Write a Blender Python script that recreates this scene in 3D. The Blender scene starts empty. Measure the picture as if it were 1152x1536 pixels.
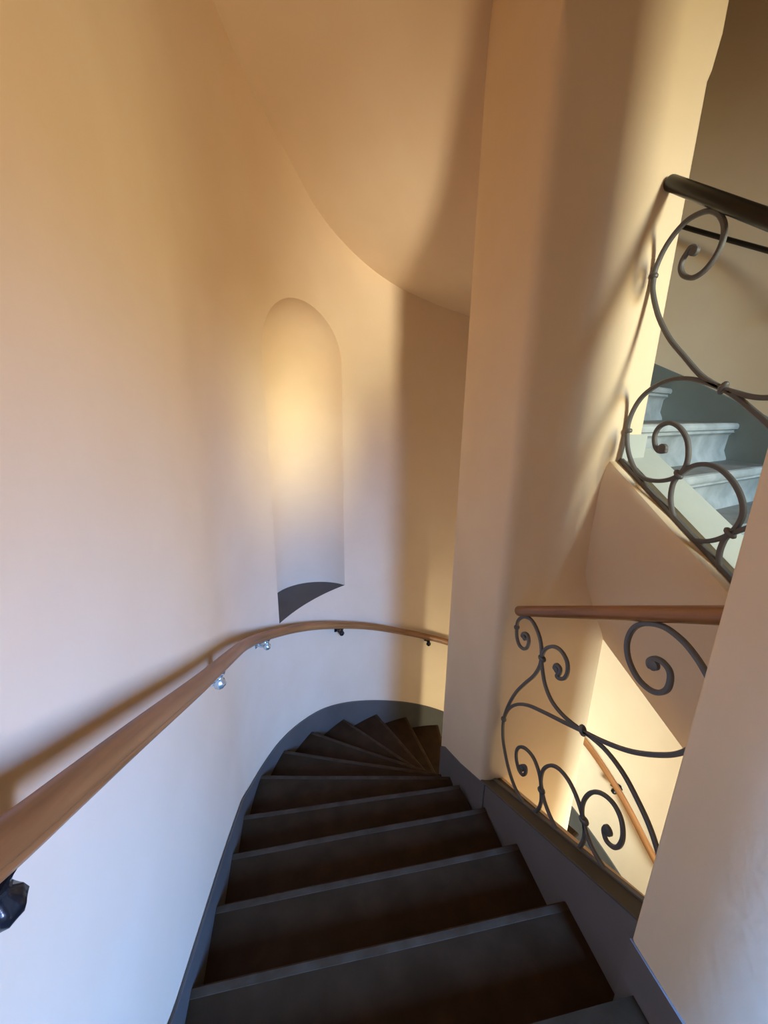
import bpy, bmesh, math, random
from mathutils import Vector, Matrix
random.seed(4)
# ---------------------------------------------------------------- camera
# world axes: +Y runs down the flight, +X to its right, origin at the camera
F = 575.0
RX = Vector((0.97879479, -0.04031199, 0.2008375))
RY = Vector((-0.20435318, -0.25994001, 0.94375366))
RZ = Vector((0.01416111, -0.96478295, -0.26266581))
scn = bpy.context.scene
cam = bpy.data.cameras.new('camera'); camo = bpy.data.objects.new('camera', cam)
scn.collection.objects.link(camo); scn.camera = camo
cam.sensor_fit = 'VERTICAL'; cam.sensor_height = 36.0; cam.lens = F/1536*36
cam.clip_start = 0.02
# columns: camera right, up (= -down), back (= -forward)
camo.matrix_world = Matrix(((RX[0], -RX[1], -RX[2], 0), (RY[0], -RY[1], -RY[2], 0), (RZ[0], -RZ[1], -RZ[2], 0), (0, 0, 0, 1)))
# ---------------------------------------------------------------- world, lights, exposure
scn.view_settings.view_transform = 'Standard'; scn.view_settings.look = 'None'
scn.view_settings.gamma = 1; scn.view_settings.use_curve_mapping = False
scn.view_settings.exposure = 0.0
w = bpy.data.worlds.new('world'); scn.world = w; w.use_nodes = True
w.node_tree.nodes['Background'].inputs[0].default_value = (0.5, 0.6, 0.8, 1)
w.node_tree.nodes['Background'].inputs[1].default_value = 0.05
def area(name, loc, aim, sx, sy, power, col, spread=180):
    l = bpy.data.lights.new(name, 'AREA'); l.shape = 'RECTANGLE'; l.size = sx; l.size_y = sy
    l.energy = power; l.color = col; l.spread = math.radians(spread)
    o = bpy.data.objects.new(name, l); scn.collection.objects.link(o)
    o.location = loc; d = Vector(aim)-Vector(loc)
    o.rotation_euler = d.to_track_quat('-Z', 'Y').to_euler()
    return o
# daylight through the stair windows of the rounded near end (sky part cool, sunlit-ground part warm)
area('window_light_upper_warm', (2.0, -1.15, 0.65), (1.35, 1.5, 0.20), 0.35, 0.9, 16, (1.0, 0.94, 0.60), 80)
area('window_light_landing_low_sun', (0.90, -1.6, 0.0), (-0.08, 3.0, -0.20), 0.10, 0.9, 2.1, (1.0, 0.93, 0.50), 17)
area('window_light_upper_cool', (2.1, -1.1, 1.0), (2.4, 2.2, -0.6), 0.5, 0.5, 14, (0.32, 0.66, 1.0), 75)
area('window_light_landing_cool', (0.93, -1.6, 0.1), (-0.25, 1.8, -2.4), 0.14, 0.9, 76, (0.14, 0.38, 1.0), 76)
area('window_light_landing_peach', (0.93, -1.6, 0.06), (-0.45, 1.7, 0.5), 0.14, 0.8, 13, (1.0, 0.78, 0.46), 85)
area('window_light_landing_beam', (0.93, -1.6, 0.0), (0.62, 3.0, 0.72), 0.10, 0.9, 2.5, (1.0, 0.98, 0.78), 23)
area('window_light_lower_slant', (2.43, -0.80, -3.0), (1.4, 3.0, -3.1), 0.15, 0.9, 8, (1.0, 0.94, 0.66), 50)
area('added_fill_lower', (1.2, 0.95, -3.95), (1.2, 1.25, -2.0), 0.3, 0.3, 3.2, (1.0, 0.68, 0.38), 120)  # added upward warm fill, stands in for bounce from the lower flight
area('window_light_lower', (1.62, -1.4, -2.7), (2.4, 2.6, -3.2), 0.5, 0.9, 98, (0.82, 1.0, 0.98), 110)
# ---------------------------------------------------------------- materials
def nodes(m): m.use_nodes = True; return m.node_tree.nodes, m.node_tree.links
def plaster(name, col, col2, bump=0.12, rough=0.85, scale=3.0):
    m = bpy.data.materials.new(name); n, l = nodes(m); b = n['Principled BSDF']
    tc = n.new('ShaderNodeTexCoord')
    a = n.new('ShaderNodeTexNoise'); a.inputs['Scale'].default_value = scale; a.inputs['Detail'].default_value = 5
    r = n.new('ShaderNodeValToRGB'); r.color_ramp.elements[0].position = .35; r.color_ramp.elements[1].position = .7
    r.color_ramp.elements[0].color = (*col, 1); r.color_ramp.elements[1].color = (*col2, 1)
    f = n.new('ShaderNodeTexNoise'); f.inputs['Scale'].default_value = 45; f.inputs['Detail'].default_value = 4
    g = n.new('ShaderNodeTexNoise'); g.inputs['Scale'].default_value = 6; g.inputs['Detail'].default_value = 2
    ad = n.new('ShaderNodeMath'); ad.operation = 'MULTIPLY_ADD'; ad.inputs[1].default_value = 3.0
    bp = n.new('ShaderNodeBump'); bp.inputs['Strength'].default_value = bump; bp.inputs['Distance'].default_value = .004
    for q in (a, f, g): l.new(tc.outputs['Object'], q.inputs['Vector'])
    l.new(a.outputs['Fac'], r.inputs[0]); l.new(r.outputs[0], b.inputs['Base Color'])
    l.new(g.outputs['Fac'], ad.inputs[0]); l.new(f.outputs['Fac'], ad.inputs[2])
    l.new(ad.outputs[0], bp.inputs['Height']); l.new(bp.outputs[0], b.inputs['Normal'])
    b.inputs['Roughness'].default_value = rough; b.inputs['Specular IOR Level'].default_value = .25
    return m
WALL = plaster('cream_plaster', (0.79, 0.60, 0.405), (0.82, 0.635, 0.44))
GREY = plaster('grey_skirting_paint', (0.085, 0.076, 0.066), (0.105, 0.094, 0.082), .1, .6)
CGREY = plaster('grey_curb_side_paint', (0.15, 0.125, 0.115), (0.17, 0.145, 0.135), .1, .6)
UGREY = plaster('mid_grey_green_skirting_paint', (0.17, 0.18, 0.16), (0.20, 0.21, 0.19), .1, .5)
CAP = plaster('grey_brown_curb_paint', (0.07, 0.058, 0.042), (0.09, 0.075, 0.055), .15, .6)
TREAD = plaster('worn_dark_stair_covering', (0.026, 0.0125, 0.005), (0.038, 0.019, 0.0085), .35, .6, 9)
WORN = plaster('worn_lighter_stair_edge', (0.040, 0.021, 0.010), (0.062, 0.037, 0.021), .4, .75, 14)
STONE = plaster('pale_grey_worn_stone', (0.30, 0.32, 0.32), (0.50, 0.52, 0.52), .3, .5, 7)
def stone_tread():
    m = plaster('dark_worn_stone_tread', (0.16, 0.15, 0.14), (0.27, 0.25, 0.23), .3, .5, 8); return m
STREAD = stone_tread()
UPG = plaster('pale_grey_green_curb_paint', (0.42, 0.44, 0.40), (0.50, 0.51, 0.46), .1, .5)
def metal(name, col, rough, metallic=.6, bump=.25):
    m = bpy.data.materials.new(name); n, l = nodes(m); b = n['Principled BSDF']
    b.inputs['Base Color'].default_value = (*col, 1); b.inputs['Roughness'].default_value = rough; b.inputs['Metallic'].default_value = metallic
    tc = n.new('ShaderNodeTexCoord'); f = n.new('ShaderNodeTexNoise'); f.inputs['Scale'].default_value = 120
    bp = n.new('ShaderNodeBump'); bp.inputs['Strength'].default_value = bump; bp.inputs['Distance'].default_value = .002
    l.new(tc.outputs['Object'], f.inputs['Vector']); l.new(f.outputs['Fac'], bp.inputs['Height']); l.new(bp.outputs[0], b.inputs['Normal'])
    return m
IRON = metal('grey_painted_iron', (0.13, 0.12, 0.115), .5, .25)
BLACK = metal('glossy_black_cast_iron', (0.012, 0.013, 0.016), .25, .4)
LIT_IRON = metal('lit_look_cast_iron', (0.55, 0.60, 0.58), .25, .8)  # pale copy for brackets that catch the light, brightness put into the colour
def wood(name, c1, c2, rough=.38):
    m = bpy.data.materials.new(name); n, l = nodes(m); b = n['Principled BSDF']
    tc = n.new('ShaderNodeTexCoord'); mp = n.new('ShaderNodeMapping'); mp.inputs['Scale'].default_value = (2.2, 40, 40)
    a = n.new('ShaderNodeTexNoise'); a.inputs['Scale'].default_value = 1.0; a.inputs['Detail'].default_value = 6; a.inputs['Distortion'].default_value = .6
    r = n.new('ShaderNodeValToRGB'); r.color_ramp.elements[0].position = .3; r.color_ramp.elements[1].position = .72
    r.color_ramp.elements[0].color = (*c1, 1); r.color_ramp.elements[1].color = (*c2, 1)
    l.new(tc.outputs['UV'], mp.inputs['Vector']); l.new(mp.outputs[0], a.inputs['Vector']); l.new(a.outputs['Fac'], r.inputs[0])
    l.new(r.outputs[0], b.inputs['Base Color']); b.inputs['Roughness'].default_value = rough
    return m
WOOD = wood('warm_brown_wood', (0.17, 0.062, 0.018), (0.36, 0.150, 0.052))
DWOOD = wood('nearly_black_wood', (0.005, 0.004, 0.003), (0.012, 0.008, 0.006), .35)
for q_ in (TREAD, WORN): q_.node_tree.nodes['Principled BSDF'].inputs['Specular IOR Level'].default_value = .08
GLASS = bpy.data.materials.new('window_glass'); _n, _l = nodes(GLASS)
_n['Principled BSDF'].inputs['Transmission Weight'].default_value = 1; _n['Principled BSDF'].inputs['Roughness'].default_value = .05
WFRAME = plaster('white_window_paint', (0.7, 0.68, 0.62), (0.75, 0.73, 0.68), .05, .4)
# ---------------------------------------------------------------- helpers
C = scn.collection
def empty(name, loc, label=None, cat=None, kind=None, group=None):
    o = bpy.data.objects.new(name, None); C.objects.link(o); o.location = loc; o.empty_display_size = .1
    tag(o, label, cat, kind, group); return o
def tag(o, label=None, cat=None, kind=None, group=None):
    if label: o['label'] = label
    if cat: o['category'] = cat
    if kind: o['kind'] = kind
    if group: o['group'] = group
    return o
bpy.context.view_layer.update()
def obj(name, vf, m, parent=None, smooth=False, uv=None):
    """vf = (verts in world space, faces); recalculates outward normals when closed"""
    v, f = vf
    me = bpy.data.meshes.new(name); off = Vector((0, 0, 0))
    p = parent
    while p is not None: off += Vector(p.location); p = p.parent
    me.from_pydata([tuple(Vector(q)-off) for q in v], [], f)
    bm = bmesh.new(); bm.from_mesh(me); bmesh.ops.recalc_face_normals(bm, faces=bm.faces[:])
    bm.to_mesh(me); bm.free()
    me.materials.append(m)
    if uv:
        L = me.uv_layers.new(name='uv').data
        for lp in me.loops: L[lp.index].uv = uv[lp.vertex_index]
    if smooth == 'auto': 
        me.shade_smooth(); me.set_sharp_from_angle(angle=math.radians(35))
    elif smooth: me.shade_smooth()
    o = bpy.data.objects.new(name, me); C.objects.link(o)
    if parent: o.parent = parent
    return o
def join(parts):
    V, Fc = [], []
    for v, f in parts:
        k = len(V); V += list(v); Fc += [[i+k for i in q] for q in f]
    return V, Fc
def loft(rings, cap=True, closed=True):
    """rings = list of equally long point lists"""
    V = [p for r in rings for p in r]; n = len(rings[0]); Fc = []
    for i in range(len(rings)-1):
        for j in range(n if closed else n-1):
            a = i*n+j; b = i*n+(j+1) % n; Fc.append([a, b, b+n, a+n])
    if cap and closed:
        Fc.append(list(range(n))[::-1]); Fc.append([len(V)-n+j for j in range(n)])
    return V, Fc
def prism(poly, z0, z1):
    return loft([[(x, y, z0) for x, y in poly], [(x, y, z1) for x, y in poly]])
def catmull(P, k=6):
    P = [Vector(p) for p in P]; Q = [P[0]*2-P[1]]+P+[P[-1]*2-P[-2]]; out = []
    for i in range(1, len(Q)-2):
        a, b, c, d = Q[i-1:i+3]
        for j in range(k):
            t = j/k
            out.append(.5*((2*b)+(c-a)*t+(2*a-5*b+4*c-d)*t*t+(3*b-a-3*c+d)*t**3))
    out.append(P[-1]); return out
def sweep(path, prof, side=None, scale=None):
    """prof = list of (u, v): u along 'side' horizontal, v along the other normal. returns verts, faces, uv"""
    rings = []; uv = []; s = 0
    m = len(prof)
    for i, p in enumerate(path):
        t = (path[min(i+1, len(path)-1)]-path[max(i-1, 0)]).normalized()
        if side is None:
            a = t.cross(Vector((0, 0, 1))).normalized()
        else: a = Vector(side)
        b = a.cross(t).normalized()
        if i: s += (p-path[i-1]).length
        k = scale[i] if scale else 1
        rings.append([p+a*(u*k)+b*(v*k) for u, v in prof])
        uv += [(s, j/m*.16 if j <= m/2 else (m-j)/m*.16) for j in range(m)]
    v, f = loft(rings); return (v, f), uv
def ell(a, b, n=16): return [(a*math.cos(2*math.pi*i/n), b*math.sin(2*math.pi*i/n)) for i in range(n)]
def ball(c, rx, ry=None, rz=None, nu=12, nv=8):
    ry = ry or rx; rz = rz or rx
    rings = []
    for i in range(nv+1):
        th = math.pi*(0.02+.96*i/nv)
        rings.append([(c[0]+rx*math.sin(th)*math.cos(2*math.pi*j/nu), c[1]+ry*math.sin(th)*math.sin(2*math.pi*j/nu), c[2]-rz*math.cos(th)) for j in range(nu)])
    return loft(rings)
def interp(T, x):
    if x <= T[0][0]: return T[0][1]
    for (a, p), (b, q) in zip(T, T[1:]):
        if x <= b: return p+(q-p)*(x-a)/(b-a)
    return T[-1][1]
def sinterp(T, x):   # smooth (Catmull-Rom in value) interpolation on a table
    n = len(T)
    if x <= T[0][0]: return T[0][1]
    if x >= T[-1][0]: return T[-1][1]
    for i in range(n-1):
        if x <= T[i+1][0]:
            x0, y0 = T[i]; x1, y1 = T[i+1]
            m0 = (y1-T[max(i-1, 0)][1])/(x1-T[max(i-1, 0)][0]); m1 = (T[min(i+2, n-1)][1]-y0)/(T[min(i+2, n-1)][0]-x0)
            h = x1-x0; t = (x-x0)/h
            return (2*t**3-3*t*t+1)*y0+(t**3-2*t*t+t)*h*m0+(-2*t**3+3*t*t)*y1+(t**3-t*t)*h*m1
def view_ray(px, py):
    c = Vector((px-576, py-768, F)); return Vector((RX.dot(c), RY.dot(c), RZ.dot(c)))
def on_x(px, py, x):
    r = view_ray(px, py); return r*(x/r.x)
# ---------------------------------------------------------------- plan of the stairwell
XL, XR, R, XC, YC, YN = -0.42, 2.60, 1.51, 1.09, 1.75, -0.35
def outer(s, off=0.0):
    """point on the outer wall; s=0 at the left springing of the far curve, >0 onward, <0 back along the left wall"""
    r = R-off; L = math.pi*R; S = YC-YN
    if s < -S:
        a = (-s-S)/R; return Vector((XC-r*math.cos(a), YN-r*math.sin(a), 0))
    if s < 0: return Vector((XL+off, YC+s, 0))
    if s <= L:
        a = s/R; return Vector((XC-r*math.cos(a), YC+r*math.sin(a), 0))
    if s <= L+S: return Vector((XR-off, YC-(s-L), 0))
    a = (s-L-S)/R; return Vector((XC+r*math.cos(a), YN-r*math.sin(a), 0))
LEN = math.pi*R
# ---- niche in the curve
NC = Vector((0.08, 2.745, 0)); NR = 0.37
NE0, NE1 = Vector((-0.19, 2.49, 0)), Vector((0.35, 3.0, 0))
ND = (NE1-NE0).normalized(); NO = Vector((-ND.y, ND.x, 0))
ZS, ZSP, ZB, ZT = -1.49, 0.30, -5.0, 4.6
def wall_at(u):      # point of the wall surface at chord coordinate u
    p = NC+ND*u; d = p-Vector((XC, YC, 0))
    b = d.dot(NO); c = d.dot(d)-R*R; t = -b+math.sqrt(b*b-c)
    return p+NO*t, t
cols = [(wall_at(-NR*math.cos(math.pi*i/24))[0], -NR*math.cos(math.pi*i/24)) for i in range(25)]
def ang(p): return math.atan2(p.y-YC, -(p.x-XC))*R
s0, s1 = ang(cols[0][0]), ang(cols[-1][0])
V, Fc = [], []
def strip(pa, pb, za0, zb0, za1, zb1):
    k = len(V); V.extend([(pa.x, pa.y, za0), (pb.x, pb.y, zb0), (pb.x, pb.y, zb1), (pa.x, pa.y, za1)]); Fc.append([k, k+1, k+2, k+3])
def seg(a, b, n):
    for i in range(n): 
        p, q = outer(a+(b-a)*i/n), outer(a+(b-a)*(i+1)/n); strip(p, q, ZB, ZB, ZT, ZT)
SS = YC-YN
seg(-SS-LEN/2, -SS, 24); seg(-SS, 0, 6); seg(0, s0, 14)
for (p, u), (q, v) in zip(cols, cols[1:]):
    strip(p, q, ZB, ZB, ZS, ZS)
    strip(p, q, ZSP+math.sqrt(max(0, NR*NR-u*u)), ZSP+math.sqrt(max(0, NR*NR-v*v)), ZT, ZT)
seg(s1, LEN, 56); seg(LEN, LEN+SS, 6); seg(LEN+SS, LEN+SS+LEN/2, 24)
def shell(name, V, Fc, m, parent=None, sm=True, fix=None):
    me = bpy.data.meshes.new(name); me.from_pydata(V, [], Fc)
    bm = bmesh.new(); bm.from_mesh(me); bmesh.ops.remove_doubles(bm, verts=bm.verts[:], dist=1e-5)
    bmesh.ops.recalc_face_normals(bm, faces=bm.faces[:]); bm.to_mesh(me); bm.free(); me.materials.append(m)
    if sm: me.shade_smooth(); me.set_sharp_from_angle(angle=math.radians(40))
    o = bpy.data.objects.new(name, me); C.objects.link(o)
    if parent: o.parent = parent
    return o
wall = shell('wall_outer', V, Fc, WALL); tag(wall, 'cream plaster outer wall curving round the stairwell', kind='structure')
# niche: half-round recess with a half-dome
V, Fc = [], []; rows_n = []
N1, N2 = 8, 14
for p, u in cols:
    rr = math.sqrt(max(0, NR*NR-u*u)); sag = (wall_at(u)[1])
    colp = []
    for i in range(N1): colp.append((rr, ZS+(ZSP-ZS)*i/N1))
    for i in range(N2+1):
        g = math.pi/2*i/N2; colp.append((rr*math.cos(g), ZSP+rr*math.sin(g)))
    for D, z in colp:
        q = NC+ND*u+NO*(sag+D*(1-.04/NR)); V.append((q.x, q.y, z))
m_ = N1+N2+1
for i in range(len(cols)-1):
    for j in range(m_-1):
        Fc.append([i*m_+j, (i+1)*m_+j, (i+1)*m_+j+1, i*m_+j+1])
nz = shell('niche', V, Fc, WALL, wall); nz['label'] = 'tall round-topped niche recessed in the curved wall'
V, Fc = [], []
for i, (p, u) in enumerate(cols):
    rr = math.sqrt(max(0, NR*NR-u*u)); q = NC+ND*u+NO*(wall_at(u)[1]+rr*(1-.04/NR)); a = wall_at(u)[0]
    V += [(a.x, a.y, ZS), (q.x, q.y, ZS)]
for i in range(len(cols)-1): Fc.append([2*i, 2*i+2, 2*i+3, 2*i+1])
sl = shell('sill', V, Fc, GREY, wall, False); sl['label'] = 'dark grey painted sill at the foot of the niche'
# ---- grey skirting following the outer wall
SK = [(-5, -1.46), (-1.22, -1.46), (-1.0, -1.62), (-0.83, -1.705), (-0.44, -1.89), (0.0, -2.125), (.22, -2.265), (.46, -2.36), (.71, -2.425), (.98, -2.50), (1.315, -2.605), (1.94, -2.875), (2.47, -3.085), (2.68, -3.175), (3.4, -3.48), (4.03, -3.73), (4.3, -3.85), (4.64, -3.955), (5.0, -3.99), (9, -4.0)]
def band(name, T, s_a, s_b, n, h, th, m, lab, smooth=True):
    rings = []
    for i in range(n+1):
        s = s_a+(s_b-s_a)*i/n; z = sinterp(T, s); a, b = outer(s, .002), outer(s, th)
        hh = h(s) if callable(h) else h
        rings.append([(a.x, a.y, z-hh), (b.x, b.y, z-hh), (b.x, b.y, z-.004), (b.x*.7+a.x*.3, b.y*.7+a.y*.3, z), (a.x, a.y, z)])
    v, f = loft(rings)
    o = obj(name, (v, f), m, None, 'auto'); tag(o, lab, kind='structure'); return o
band('baseboard_left', SK, -2.6, 7.2, 220, .52, .012, GREY, 'grey painted skirting band following the wooden handrail down the curve')
UPS = [(2.4, 1.10), (3.42, .64), (4.04, .33), (4.26, .222), (4.6, .052), (5.0, -.15), (6.5, -.95), (7.4, -1.42), (9, -1.46)]
band('baseboard_right', UPS, 3.42, 7.2, 90, .9, .012, UGREY, 'grey painted skirting band beside the pale stone upper steps')
# ---------------------------------------------------------------- central pillars
def rounded_outline(x0, x1, y0, y1, rc, far_r=None, flip=False):
    """near corners rounded by rc, far end as a half-oval"""
    P = []
    k = 6
    for i in range(k+1):
        a = math.pi+math.pi/2*i/k; P.append((x0+rc+rc*math.cos(a), y0+rc+rc*math.sin(a)))
    for i in range(k+1):
        a = -math.pi/2+math.pi/2*i/k; P.append((x1-rc+rc*math.cos(a), y0+rc+rc*math.sin(a)))
    cx, hw = (x0+x1)/2, (x1-x0)/2; ye = y1-far_r
    for i in range(25):
        a = math.pi*i/24; P.append((cx+hw*math.cos(a), ye+far_r*math.sin(a)))
    if flip: P = [(x, -y) for x, y in P]
    return P
rings = []
for z, rc in ((-5, .05), (0, .05), (1.17, .05), (1.20, .03), (1.30, .004), (4.6, .003)):
    rings.append([(x, y, z) for x, y in rounded_outline(.885, 1.52, 1.48, 2.33, rc, .33)])
pa = obj('pillar', loft(rings), WALL, None, 'auto')
tag(pa, 'wide cream plastered central pillar beyond the wrought iron railings', 'pillar', 'structure')
rings = []
for z in (-5, 4.6): rings.append([(x, y, z) for x, y in rounded_outline(.862, 1.52, -.575, 0.0, .015, .45, True)])
pb = obj('pillar', loft(rings), WALL, None, 'auto')
tag(pb, 'cream plastered pillar close by at the right edge, nearer railing end fixed to it', 'pillar', 'structure')
# skirting on the pillars (flight side)
def pillar_band(path, tops, m, lab, th=.014, h=.5, parent=None):
    rings = []
    for i, (x, y) in enumerate(path):
        a = Vector(path[max(i-1, 0)]); b = Vector(path[min(i+1, len(path)-1)]); t = (b-a).normalized(); n = Vector((-t.y, t.x))
        z = tops[i]
        rings.append([(x, y, z-h), (x+n.x*th, y+n.y*th, z-h), (x+n.x*th, y+n.y*th, z), (x, y, z)])
    o = obj('skirting', loft(rings), m, parent, 'auto'); o['label'] = lab; return o
out = rounded_outline(.885, 1.52, 1.48, 2.33, .05, .33)
far = out[-1:-26:-1]     # left side, going round the far end to the right
path = [(.885, 1.45), (.885, 1.75)]+far; tops = [-1.944, -2.13]
L = 0; prev = path[1]
for q in far:
    L += math.dist(prev, q); prev = q
    tops.append(interp([(0, -2.13), (.25, -2.262), (.35, -2.36), (.8, -3.1), (1.25, -3.85), (1.8, -4.0)], L))
pillar_band(path, tops, CGREY, 'grey painted skirting at the pillar foot', th=.005, parent=pa)
outb = rounded_outline(.862, 1.52, -.575, 0.0, .015, .45, True)
pillar_band([(.866, .1), (.866, .3), (.866, .572)], [-1.45]*3, CGREY, 'grey painted skirting at the pillar foot', th=.010, h=.3, parent=pb)
# ---------------------------------------------------------------- our flight: steps
Z0, H = -1.6, .158
def nos(n): return Z0-H*n
INN = {0: (.90, .525), 1: (.889, .833), 2: (.887, 1.14), 3: (.881, 1.432), 4: (.86, 1.70), 5: (.87, 1.89), 6: (.90, 2.035), 7: (.93, 2.16), 8: (.96, 2.22), 9: (1.02, 2.27), 10: (1.10, 2.28), 11: (1.2, 2.28), 12: (1.30, 2.26), 13: (1.38, 2.22), 14: (1.44, 2.14), 15: (1.48, 2.02), 16: (1.50, 1.85)}
OUT = {0: (-.42, .56), 1: (-.413, .871), 2: (-.408, 1.169), 3: (-.417, 1.461), 4: (-.416, 1.764), 5: (-.404, 2.148), 6: (-.295, 2.485), 7: (-.065, 2.79), 8: (.281, 3.012), 9: (.632, 3.185), 10: (.97, 3.235), 11: (1.33, 3.24), 12: (1.72, 3.12), 13: (2.06, 2.92), 14: (2.32, 2.64), 15: (2.49, 2.32), 16: (2.6, 1.98)}
stair = empty('staircase', (.25, .5, -1.6), 'dark brown winding steps going down beside the lower wooden handrail', 'staircase', 'structure')
def step_mesh(n, ext=.10):
    """tread between nosing line n-1 and n at height nos(n), riser below its nosing"""
    rings = []
    K = 10
    for k in range(K+1):
        t = k/K
        def at(m_):
            a, b = Vector(INN[m_]), Vector(OUT[m_]); d = (b-a).normalized()
            a = a-d*(.02 if m_ > 4 else -.002); b = b+d*(ext if m_ > 4 else .02); return a.lerp(b, t)
        p, q = at(n), at(n-1) if n-1 in INN else None
        d = Vector(OUT[n])-Vector(INN[n]); fw = Vector((d.y, -d.x)).normalized()   # towards lower steps
        z = nos(n); zn = z-H
        w_ = math.sin(t*9+n)*.0015
        pts = []
        def P(base, o, zz): pts.append((base.x+fw.x*o, base.y+fw.y*o, zz))
        P(q, -.03, z); P(p, -.016, z+w_); P(p, -.006, z-.002+w_); P(p, 0, z-.009); P(p, 0, z-.022); P(p, -.006, z-.03); P(p, -.024, z-.034)
        P(p, -.026, zn-.03); P(q, -.03, zn-.03)
        rings.append(pts)
    return loft(rings)
def nosing_mesh(n, ext=.10):
    rings = []
    for k in range(11):
        t = k/10; a, b = Vector(INN[n]), Vector(OUT[n]); e = (b-a).normalized()
        a = a+e*.0; b = b+e*(ext if n > 4 else -.002)
        p = a.lerp(b, t); d = b-a; fw = Vector((d.y, -d.x)).normalized(); z = nos(n)+math.sin(t*9+n)*.0015+.0012
        rings.append([(p.x+fw.x*o, p.y+fw.y*o, z+q) for o, q in ((-.030, -.001), (-.029, 0), (-.016, 0), (-.006, -.0015), (.0012, -.009), (.0012, -.019), (-.004, -.019), (-.012, -.008), (-.030, -.004))])
    return loft(rings)
for n in range(1, 17):
    st_ = obj('step', step_mesh(n), TREAD, stair, 'auto')
    o_ = obj('nosing', nosing_mesh(n), WORN, st_, 'auto'); o_['label'] = 'worn lighter front edge'

# the landing we stand on, with its own nosing
a, b = Vector(INN[0]), Vector(OUT[0])
def slab(poly, z0, z1): return prism(poly, z0, z1)
fl = [(-.43, .56), (.0, .553), (.45, .54), (.89, .525), (.885, -.2), (1.2, -.5), (1.5, -.3), (1.52, .1), (2.62, .1), (2.62, -.35)]
fl += [(XC+R*1.005*math.cos(t), YN-R*1.005*math.sin(t)) for t in [math.pi*i/24 for i in range(1, 24)]]+[(-.43, -.35)]
ld = obj('floor', slab(fl, -1.63, -1.6), TREAD); tag(ld, 'dark brown landing at the head of the flight', kind='structure')
fl2 = [(x, min(y, y-.025 if y > .5 else y)) for x, y in fl]
o_ = obj('riser', slab(fl2, -1.79, -1.63), TREAD, ld)
# lower landing
fl = [(1.45, 2.05), (2.62, 2.05), (2.62, -.35)]+[(XC+R*1.005*math.cos(t), YN-R*1.005*math.sin(t)) for t in [math.pi*i/24 for i in range(1, 24)]]+[(-.43, -.35), (.88, -.35), (.88, 0), (1.45, 0)]
o_ = obj('floor', slab(fl, -4.30, -4.13), TREAD); tag(o_, 'lower landing deep in the stairwell', kind='structure')
o_ = obj('floor', prism([(-.45, -1.9), (2.65, -1.9), (2.65, 3.3), (-.45, 3.3)], -5.1, -5.0), TREAD); tag(o_, 'floor at the foot of the stairwell', kind='structure')
# ---------------------------------------------------------------- our curb under the railing
def curb_z(y): return -1.41-.62*(y-.589)
curb = empty('trim_1', (.94, 1.0, -1.9), None, None, 'structure'); curb['label'] = 'low sloping grey curb carrying the nearer wrought iron railing'
ys = [.572+(1.50-.572)*i/8 for i in range(9)]
def cx_(y): return .985+.035*(y-.572)/.93
rings = [[(.898, y, curb_z(y)-.55), (cx_(y), y, curb_z(y)-.55), (cx_(y), y, curb_z(y)-.008), (cx_(y)-.008, y, curb_z(y)-.002), (.898, y, curb_z(y)-.002)] for y in ys]
obj('plaster_core', loft(rings), WALL, curb, 'auto')
rings = [[(.885, y, curb_z(y)-.45), (.897, y, curb_z(y)-.45), (.897, y, curb_z(y)-.004), (.885, y, curb_z(y)-.004)] for y in ys]
o_ = obj('skirting', loft(rings), CGREY, curb)
rings = [[(.884, y, curb_z(y)-.003), (cx_(y)-.028, y, curb_z(y)-.001), (cx_(y)-.028, y, curb_z(y)+.005), (.888, y, curb_z(y)+.005), (.884, y, curb_z(y)+.001)] for y in ys]
o_ = obj('cap', loft(rings), CAP, curb); o_['label'] = 'grey-brown painted top of the curb'
# ---------------------------------------------------------------- soffit of the flight overhead
ZSF = [(0, 2.08), (.39, 1.716), (.726, 1.437), (.895, 1.235), (1.08, 1.076), (1.311, .926), (1.55, .817), (1.8, .70), (2.1, .42), (2.4, -.05), (2.7, -.45), (math.pi, -.85)]
rings = []
n_in = lambda a: (1.2-.30*math.cos(a), 1.95+.28*math.sin(a))
for i in range(61):
    a = math.pi*i/60; z = sinterp(ZSF, a); zi = z
    xo, yo = XC-(R+.02)*math.cos(a), YC+(R+.02)*math.sin(a); xi, yi = n_in(a)
    rings.append([(xo+(xi-xo)*j/6, yo+(yi-yo)*j/6, z) for j in range(7)]+[(xi, yi, z+.16), (xo, yo, z+.16)])
sof = obj('ceiling', loft(rings), WALL, None, 'auto'); tag(sof, 'cream plaster underside of the flight winding overhead', kind='structure')
rings = []
for y in (1.95, 1.75, 1.0, .4, .1, -.35, -1.9):
    z = 2.08+.52*(YC-y) if y < 1.75 else 2.08-.45*(y-1.75)
    if y < 0: z = 2.08+.52*1.75
    rings.append([(XL-.02, y, z), (.90, y, z), (.90, y, z+.2), (XL-.02, y, z+.2)])
o_ = obj('ceiling', loft(rings), WALL, None, 'auto'); tag(o_, 'sloping cream underside of the flight above the left wall', kind='structure')
o_ = obj('ceiling', prism([(XL-.05, -1.9), (XR+.05, -1.9), (XR+.05, 3.3), (XL-.05, 3.3)], 4.5, 4.6), WALL); tag(o_, 'cream ceiling at the head of the stairwell', kind='structure')
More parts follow.
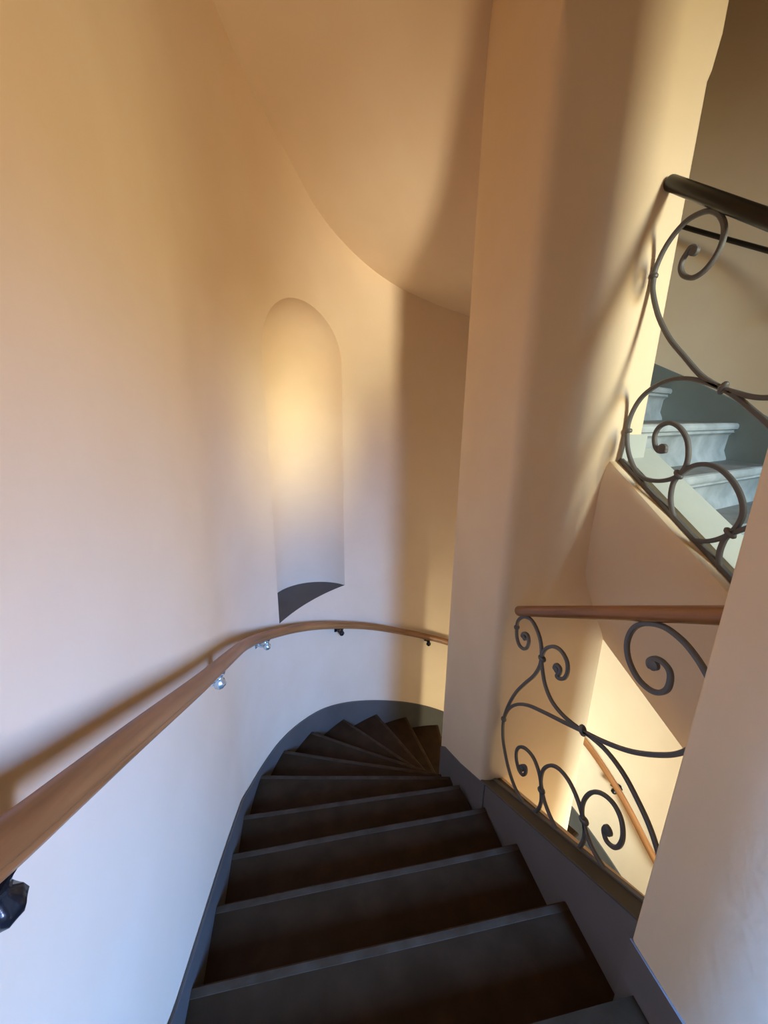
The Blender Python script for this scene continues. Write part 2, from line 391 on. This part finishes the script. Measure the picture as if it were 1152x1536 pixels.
# ---------------------------------------------------------------- the upper right flight
UP = [  # (z, inner, outer)
 (-1.37, (1.5, .30), (2.61, .30)), (-1.14, (1.5, .55), (2.61, .60)), (-.92, (1.5, .78), (2.61, .90)), (-.70, (1.5, 1.0), (2.61, 1.18)),
 (-.489, (1.5, 1.195), (2.61, 1.42)), (-.285, (1.5, 1.345), (2.61, 1.675)), (-.057, (1.5, 1.53), (2.61, 1.90)), (.157, (1.5, 1.80), (2.61, 2.36)),
 (.37, (1.48, 2.0), (2.50, 2.78)), (.58, (1.40, 2.18), (2.15, 3.1))]
ust = empty('staircase', (2.05, .3, -1.6), 'pale grey stone steps with moulded nosings seen through the upper railing', 'staircase', 'structure')
def up_step(i):
    z, a, b = UP[i]; a = Vector(a); b = Vector(b); z_ = UP[i-1][0] if i else -1.6
    if i+1 < len(UP): na, nb = Vector(UP[i+1][1]), Vector(UP[i+1][2])
    else: na, nb = a+Vector((-.1, .1)), b+Vector((-.4, .1))
    fw = Vector((b-a)); fw = Vector((fw.y, -fw.x)).normalized()
    h = z-z_; Rg, Tg = [], []
    e = (b-a).normalized()
    for k in range(9):
        t = k/8; p = a.lerp(b, t); q = na.lerp(nb, t)
        prof = [(-.02, z-.001), (0, z-.003), (.010, z-.012), (.012, z-.024), (.008, z-.038), (-.008, z-.044), (-.010, z-.052), (-.004, z-.058), (-.020, z-.066), (-.030, z-.08), (-.036, z-h*.75), (-.024, z_+.03), (-.016, z_+.012), (-.014, z_-.02), (-.07, z_-.02), (-.07, z-.001)]
        Rg.append([(p.x+fw.x*o, p.y+fw.y*o, zz) for o, zz in prof])
        q2 = q-fw*.05
        Tg.append([(p.x-fw.x*.016, p.y-fw.y*.016, z), (q2.x, q2.y, z), (q2.x, q2.y, z-.12), (p.x-fw.x*.06, p.y-fw.y*.06, z-.12)])
    s = obj('step', loft(Rg), STONE, ust, 'auto'); s.name = 'stone_step'
    o = obj('tread', loft(Tg), STREAD, s, 'auto'); o['label'] = 'dark worn walking surface'
for i in range(len(UP)): up_step(i)
# stringer / parapet of the upper flight
def up_z(y): return -.214+.60*(y-1.49)
pp = empty('trim_2', (1.42, 1.2, -.6), None, None, 'structure'); pp['label'] = 'peach plastered sloping parapet carrying the upper iron railing'
ys = [.45+(1.49+.03-.45)*i/8 for i in range(9)]
rings = []
for y in ys:
    z = up_z(y); zb = -1.161+.40*(y-1.49); zm = -.80+.48*(y-1.49)
    rings.append([(1.56, y, zb), (1.505, y, zb), (1.42, y, zb+.165), (1.345, y, zm-.04), (1.318, y, zm+.05), (1.312, y, zm+.25), (1.322, y, z-.10), (1.336, y, z-.02), (1.350, y, z+.002), (1.40, y, z+.002), (1.418, y, z-.004), (1.56, y, z-.004)])
obj('plaster_core', loft(rings), WALL, pp, 'auto')
rings = [[(1.434, y, up_z(y)-.01), (1.60, y, up_z(y)-.01), (1.60, y, up_z(y)+.030), (1.436, y, up_z(y)+.022)] for y in ys]
o_ = obj('cap', loft(rings), UPG, pp); o_['label'] = 'pale grey painted inner ledge'
rings = [[(1.585, y, up_z(y)-.5), (1.605, y, up_z(y)-.5), (1.605, y, up_z(y)+.02), (1.585, y, up_z(y)+.02)] for y in ys]
obj('skirting', loft(rings), UPG, pp)
rings = [[(1.420, y, up_z(y)+.0), (1.434, y, up_z(y)+.0), (1.434, y, up_z(y)+.018), (1.420, y, up_z(y)+.018)] for y in ys]
# pale skirting patch on the pillar above the parapet
o_ = obj('skirting', prism([(1.40, 1.468), (1.515, 1.468), (1.515, 1.482), (1.40, 1.482)], -.30, -.10), UPG, pa); o_['label'] = 'pale grey painted foot of the pillar beside the upper flight'
# ---------------------------------------------------------------- railings
def sq(a):  # bevelled square bar
    b = a*.62; return [(a, -b), (a, b), (b, a), (-b, a), (-a, b), (-a, -b), (-b, -a), (b, -a)]
def bar(pts, x, a, parent, coil=True, end_coil=False, name='scroll', k=5, coilr=1.9):
    P = catmull([on_x(px, py, x) for px, py in pts], k)
    n = len(P); sc = [1]*n
    (v, f), uv = sweep(P, sq(a), (1, 0, 0), sc)
    o = obj(name, (v, f), IRON, parent, 'auto')
    if coil:
        c = P[0]; rk = []
        for i, (dx, r) in enumerate(((-a*1.25, a*.7), (-a*1.2, a*1.3), (-a*.8, a*coilr), (a*.8, a*coilr), (a*1.2, a*1.3), (a*1.25, a*.7))):
            rk.append([(c.x+dx, c.y+r*math.cos(t), c.z+r*math.sin(t)) for t in [2*math.pi*j/14 for j in range(14)]])
        obj('coil', loft(rk), IRON, o, 'auto')
    return o
def collar(px, py, dpx, dpy, x, w_, parent, dy=0):
    """wrapped band round touching bars; (dpx, dpy) = picture direction of the bars"""
    c = on_x(px, py, x); t = (on_x(px+dpx, py+dpy, x)-c).normalized(); b = Vector((1, 0, 0)).cross(t).normalized()
    Rg = []
    for s_, g in ((-.0085, .86), (-.0065, 1.0), (-.002, 1.12), (.002, 1.12), (.0065, 1.0), (.0085, .86)):
        Rg.append([c+t*s_+Vector((1, 0, 0))*(u*.0115*g)+b*(v*w_*g) for u, v in ell(1.05, 1, 14)])
    return obj('collar', loft(Rg), IRON, parent, 'auto')
def c3(L): return [(720+.3387*u, 880+.3385*v) for u, v in L]
XA = .955
low = empty('railing', on_x(778, 1180, XA), 'dark wrought iron scroll railing under the level-looking brown wooden rail, between the two pillars', 'railing')
BA = .0068
bar(c3([(198, 226), (187, 218), (196, 206), (212, 216), (216, 245), (208, 270), (192, 275), (174, 258), (164, 225), (163, 185), (170, 150), (195, 134), (225, 145), (250, 185), (268, 240), (273, 300), (265, 350), (240, 393), (200, 428), (160, 468), (130, 517), (112, 562), (106, 590)]), XA, BA, low)
bar(c3([(340, 368), (330, 360), (340, 346), (355, 362), (352, 385), (340, 395), (352, 407), (374, 405), (388, 375), (385, 330), (360, 285), (325, 265), (290, 277), (274, 315), (277, 370), (290, 440), (320, 510), (370, 572), (430, 622), (490, 665), (560, 728), (635, 828), (700, 950), (750, 1060), (785, 1165), (805, 1250), (820, 1350)]), XA, BA, low)
bar(c3([(188, 806), (180, 795), (200, 796), (203, 822), (190, 834), (174, 815), (162, 770), (162, 728), (178, 710), (205, 720), (235, 755), (256, 805), (268, 855), (271, 905), (270, 955), (254, 990), (225, 992), (190, 952), (155, 890), (125, 800), (105, 700), (101, 640), (105, 590), (125, 545), (160, 523), (210, 525), (280, 555), (370, 600), (450, 638), (540, 683), (640, 722), (730, 741), (830, 746), (900, 733), (960, 700), (1010, 670)]), XA, BA, low)
bar(c3([(275, 905), (270, 860), (280, 812), (312, 792), (350, 808), (390, 855), (425, 925), (450, 1000), (463, 1060), (460, 1120), (432, 1160), (395, 1150), (350, 1095), (312, 1020), (287, 955), (275, 905)]), XA, BA, low, coil=False)
bar(c3([(566, 1080), (556, 1068), (572, 1060), (588, 1082), (592, 1112), (600, 1100), (585, 1066), (560, 1060), (547, 1085), (560, 1130), (590, 1153), (617, 1148), (633, 1105), (625, 1030), (590, 960), (540, 917), (495, 912), (462, 945), (452, 1000), (463, 1060), (485, 1130), (520, 1200), (570, 1275), (630, 1345), (690, 1400), (735, 1432)][0:1]+[(556, 1068), (548, 1082), (560, 1125), (590, 1153), (617, 1148), (633, 1105), (625, 1030), (590, 960), (540, 917), (495, 912), (462, 945), (452, 1000), (463, 1060), (485, 1130), (520, 1200), (570, 1275), (630, 1345), (690, 1400), (735, 1432)]), XA, BA, low, coilr=2.5)
bar(c3([(768, 345), (752, 352), (750, 330), (775, 318), (810, 335), (838, 370), (843, 412), (828, 455), (790, 470), (745, 452), (695, 400), (658, 320), (652, 245), (680, 185), (735, 163), (815, 178), (895, 237), (955, 308), (1000, 380), (1040, 460), (1075, 560)]), XA, BA*1.08, low, coilr=2.3)
for u, v, du, dv, w_ in ((275, 318, -.2, 1, .018), (105, 587, 0, 1, .0135), (455, 637, 1, .55, .019), (272, 903, 0, 1, .018), (460, 1035, 0, 1, .019), (163, 180, 0, 1, .011)):
    px, py = c3([(u, v)])[0]; collar(px, py, du*10, dv*10, XA, w_, low)
# foot bar lying in the curb
P = [Vector((XA, y, curb_z(y)+.008)) for y in (.585, .9, 1.2, 1.475)]
obj('foot_bar', sweep(P, [(-.008, -.004), (.008, -.004), (.008, .004), (-.008, .004)], (1, 0, 0))[0], IRON, low)
def rail_prof(a, b, n=20):
    return [(a*math.cos(2*math.pi*i/n), b*math.sin(2*math.pi*i/n)) for i in range(n)]
A_, B_ = on_x(778, 916.5, XA), on_x(1083, 923, XA)
d_ = (B_-A_).normalized()
P = [A_-d_*.004, A_, A_+d_*.006]+[A_.lerp(B_, t) for t in (.2, .4, .6, .8, 1)]+[B_+d_*.03]
(vf, uv) = sweep(P, rail_prof(.022, .0235), (1, 0, 0), [.82, .93, 1]+[1]*6)
o_ = obj('top_rail', vf, WOOD, low, 'auto', uv); o_['label'] = 'round brown wooden rail'
# ---- upper railing
XB = 1.40
upr = empty('railing', on_x(1000, 770, XB), 'upper wrought iron scroll railing under a thick black rail, throwing curled shadows on the pillar', 'railing')
def c1(L): return [(900+.21875*u, 220+.21875*v) for u, v in L]
def c2(L): return [(850+.2622*u, 540+.2622*v) for u, v in L]
BB = .0082
bar(c1([(648, 715), (655, 690), (625, 690), (596, 730), (566, 780), (554, 835), (570, 880), (625, 900), (680, 878), (740, 825), (800, 740), (843, 640), (852, 540), (820, 470), (760, 442), (690, 455), (600, 505), (510, 600), (435, 715), (385, 830), (370, 892)]), XB, BB, upr, coilr=2.0)
bar(c1([(370, 892), (362, 980), (378, 1080), (412, 1190), (480, 1320), (570, 1430)])+c2([(760, 80), (830, 130), (900, 165), (980, 190), (1060, 210), (1152, 216), (1300, 200)]), XB, BB, upr, coil=False)
bar(c2([(550, 505), (565, 520), (530, 522), (507, 490), (505, 430), (535, 380), (590, 360), (645, 385), (685, 445), (697, 515), (688, 590), (655, 645), (600, 680), (520, 692), (440, 675), (388, 620), (352, 520), (347, 410), (367, 320), (420, 225), (500, 155), (600, 112), (700, 107), (800, 130), (890, 165), (980, 218), (1060, 285), (1152, 365), (1280, 500)]), XB, BB, upr, coilr=2.2)
bar(c2([(640, 660), (720, 608), (800, 597), (880, 625), (955, 700), (1003, 800), (1006, 890), (960, 970), (900, 1012), (820, 1035), (740, 1030), (670, 990), (615, 900), (595, 800), (608, 710), (640, 660)]), XB, BB, upr, coil=False)
bar(c2([(1180, 880), (1060, 950), (930, 1000), (888, 1060), (872, 1130), (882, 1220), (905, 1310), (950, 1420)]), XB, BB, upr, coil=False)
for (px, py), du, dv, w_ in ((c1([(372, 888)])[0], .0, 1, .013), (c2([(355, 405)])[0], 0, 1, .013), (c2([(640, 655)])[0], 1, -.8, .020), (c2([(895, 160)])[0], 1, .5, .021), (c2([(935, 990)])[0], 1, -.8, .021)):
    collar(px, py, du*10, dv*10, XB, w_, upr)
P = [Vector((XB+.002, y, up_z(y)+.012)) for y in (.58, .9, 1.2, 1.475)]
obj('foot_bar', sweep(P, [(-.009, -.009), (.009, -.009), (.009, .009), (-.009, .009)], (1, 0, 0))[0], IRON, upr)
A_, B_ = on_x(1003, 273, XB), on_x(1152, 329, XB)
d_ = (B_-A_).normalized()
P = [A_, A_+d_*.004, A_+d_*.012]+[A_.lerp(B_, t) for t in (.2, .4, .6, .8, 1)]+[B_+d_*.6]
(vf, uv) = sweep(P, rail_prof(.0235, .0255), (1, 0, 0), [.8, .94, 1]+[1]*6)
o_ = obj('top_rail', vf, DWOOD, upr, 'auto', uv); o_['label'] = 'thick nearly black round rail'
# ---------------------------------------------------------------- wall handrails
def bracket(s, z, off, m, parent, lab=None, sc=1.0):
    """cast leaf-and-bulb bracket from the wall to the underside of the rail at wall position s"""
    w0, r0 = outer(s, .0), outer(s, off); nrm = (r0-w0).normalized(); tg = Vector((0, 0, 1)).cross(nrm)
    def Q(n_, t_, z_): q = w0+nrm*n_*sc+tg*t_*sc; return Vector((q.x, q.y, z+(-.026+(z_+.026)*.8)*sc))
    parts = []
    # wall rosette
    Rg = []
    for dn, r in ((.001, .026), (.005, .027), (.010, .020), (.013, .011)):
        Rg.append([Q(dn, r*math.cos(a)*(1+.12*math.cos(5*a)), -.085+r*1.25*math.sin(a)*(1+.12*math.cos(5*a))) for a in [2*math.pi*j/20 for j in range(20)]])
    base = loft(Rg)
    arm = catmull([Q(.008, 0, -.085), Q(.032, 0, -.100), Q(.058, 0, -.092), Q(off/sc-.010, 0, -.062), Q(off/sc, 0, -.028)], 6)
    n = len(arm); sc_ = [1.25-.5*math.sin(math.pi*i/(n-1)) for i in range(n)]
    av, _ = sweep(arm, ell(.0085*sc, .0085*sc, 10), tuple(tg), sc_)
    o = obj('bracket', join([base, av]), m, parent, 'auto')
    if lab: o['label'] = lab
    bulb = []
    for dz, r in ((-.128, .003), (-.122, .012), (-.112, .019), (-.098, .023), (-.084, .020), (-.074, .012), (-.068, .014), (-.060, .010)):
        bulb.append([Q(off/sc-.014+r*(1+.06*math.cos(8*a))*math.cos(a), r*(1+.06*math.cos(8*a))*math.sin(a), dz) for a in [2*math.pi*j/24 for j in range(24)]])
    obj('knob', loft(bulb), m, o, True)
    lf = []
    for sg in (-1, 1):
        c = catmull([Q(.020, sg*.002, -.078), Q(.045, sg*.018, -.066), Q(.066, sg*.028, -.048), Q(.070, sg*.022, -.030)], 5)
        v_, _ = sweep(c, ell(.010*sc, .004*sc, 8), tuple(nrm), [.5+.8*math.sin(math.pi*(i+1)/(len(c)+1)) for i in range(len(c))]); lf.append(v_)
    sad = [[Q(off/sc+u, t_, zz) for u, zz in ((-.013, -.030), (.013, -.030), (.013, -.024), (-.013, -.024))] for t_ in (-.026, 0, .026)]
    obj('leaf', join(lf+[loft(sad)]), m, o, 'auto')
    return o
OFF = .085
RZT = [(-2.6, -.08), (-1.9, -.18), (-1.60, -.33), (-1.371, -.462), (-1.266, -.515), (-1.08, -.608), (-.67, -.817), (-.25, -1.022), (.128, -1.208), (.423, -1.349), (.666, -1.461), (1.056, -1.632), (1.419, -1.790), (1.77, -1.935), (2.112, -2.076), (2.41, -2.182), (2.687, -2.275), (3.3, -2.52), (3.7, -2.70), (4.083, -2.876), (4.458, -3.095), (4.77, -3.28), (5.2, -3.44), (6.6, -3.5)]
hr = empty('handrail', tuple(outer(-1.0, OFF)+Vector((0, 0, -.66))), 'brown wooden handrail on black leaf brackets running along the left wall and round the curve', 'handrail')
P = []
s = -2.4
while s < 6.0:
    p = outer(s, OFF); P.append(Vector((p.x, p.y, sinterp(RZT, s)))); s += .04
prof = [(-.022, .004), (-.0185, .017), (-.009, .0275), (.0, .0300), (.009, .0275), (.0185, .017), (.022, .004), (.022, -.006), (.0185, -.010), (.0195, -.018), (.013, -.026), (.0, -.0290), (-.013, -.026), (-.0195, -.018), (-.0185, -.010), (-.022, -.006)]
vf, uv = sweep(P, [(-u, v) for u, v in prof])
o_ = obj('rail', vf, WOOD, hr, 'auto', uv)
BR = ((-1.375, 0), (-.40, 1), (.50, 1), (1.45, 0), (2.44, 0), (4.40, 0))
for s, k in BR:
    bracket(s, sinterp(RZT, s), OFF, LIT_IRON if k else BLACK, hr, 'leaf bracket, the light catching it put into its colour' if k else None, 1.0)
hr2 = empty('handrail', tuple(outer(4.6, OFF)+Vector((0, 0, 1.0))), 'slim black handrail on the olive wall above the pale stone steps', 'handrail')
P = []; s = 3.2
def uz(s): return .982-.55*(s-4.342)
while s < 6.6:
    p = outer(s, OFF); P.append(Vector((p.x, p.y, uz(s)))); s += .08
vf, uv = sweep(P, ell(.012, .0135, 12)); obj('rail', vf, DWOOD, hr2, 'auto', uv)
for s in (3.7, 4.95, 6.0): bracket(s, uz(s)+.004, OFF, BLACK, hr2, None, .95)
# ---------------------------------------------------------------- stair windows in the rounded near end (the daylight comes through here)
def window(name, cx, cy, z0, z1, wd):
    c = Vector((cx, cy, 0)); n = (Vector((XC, YN, 0))-c).normalized(); t = Vector((-n.y, n.x, 0))
    def bx(u0, u1, za, zb, d0, d1):
        q = [(c+t*u+n*d) for u, d in ((u0, d0), (u1, d0), (u1, d1), (u0, d1))]
        return loft([[(p.x, p.y, za) for p in q], [(p.x, p.y, zb) for p in q]])
    h = wd/2
    fr = [bx(-h, -h+.05, z0, z1, 0, .05), bx(h-.05, h, z0, z1, 0, .05), bx(-h, h, z0, z0+.05, 0, .05), bx(-h, h, z1-.05, z1, 0, .05), bx(-.015, .015, z0, z1, .005, .04), bx(-h, h, (z0+z1)/2-.015, (z0+z1)/2+.015, .005, .04)]
    o = obj(name, join(fr), WFRAME); tag(o, kind='structure')
    obj('pane', bx(-h+.04, h-.04, z0+.04, z1-.04, .018, .024), GLASS, o)
window('window_1', 2.22, -1.33, .0, 1.3, .6)
window('window_2', .62, -1.76, -.7, .9, .6)
window('window_3', 2.22, -1.33, -3.3, -1.9, .6)
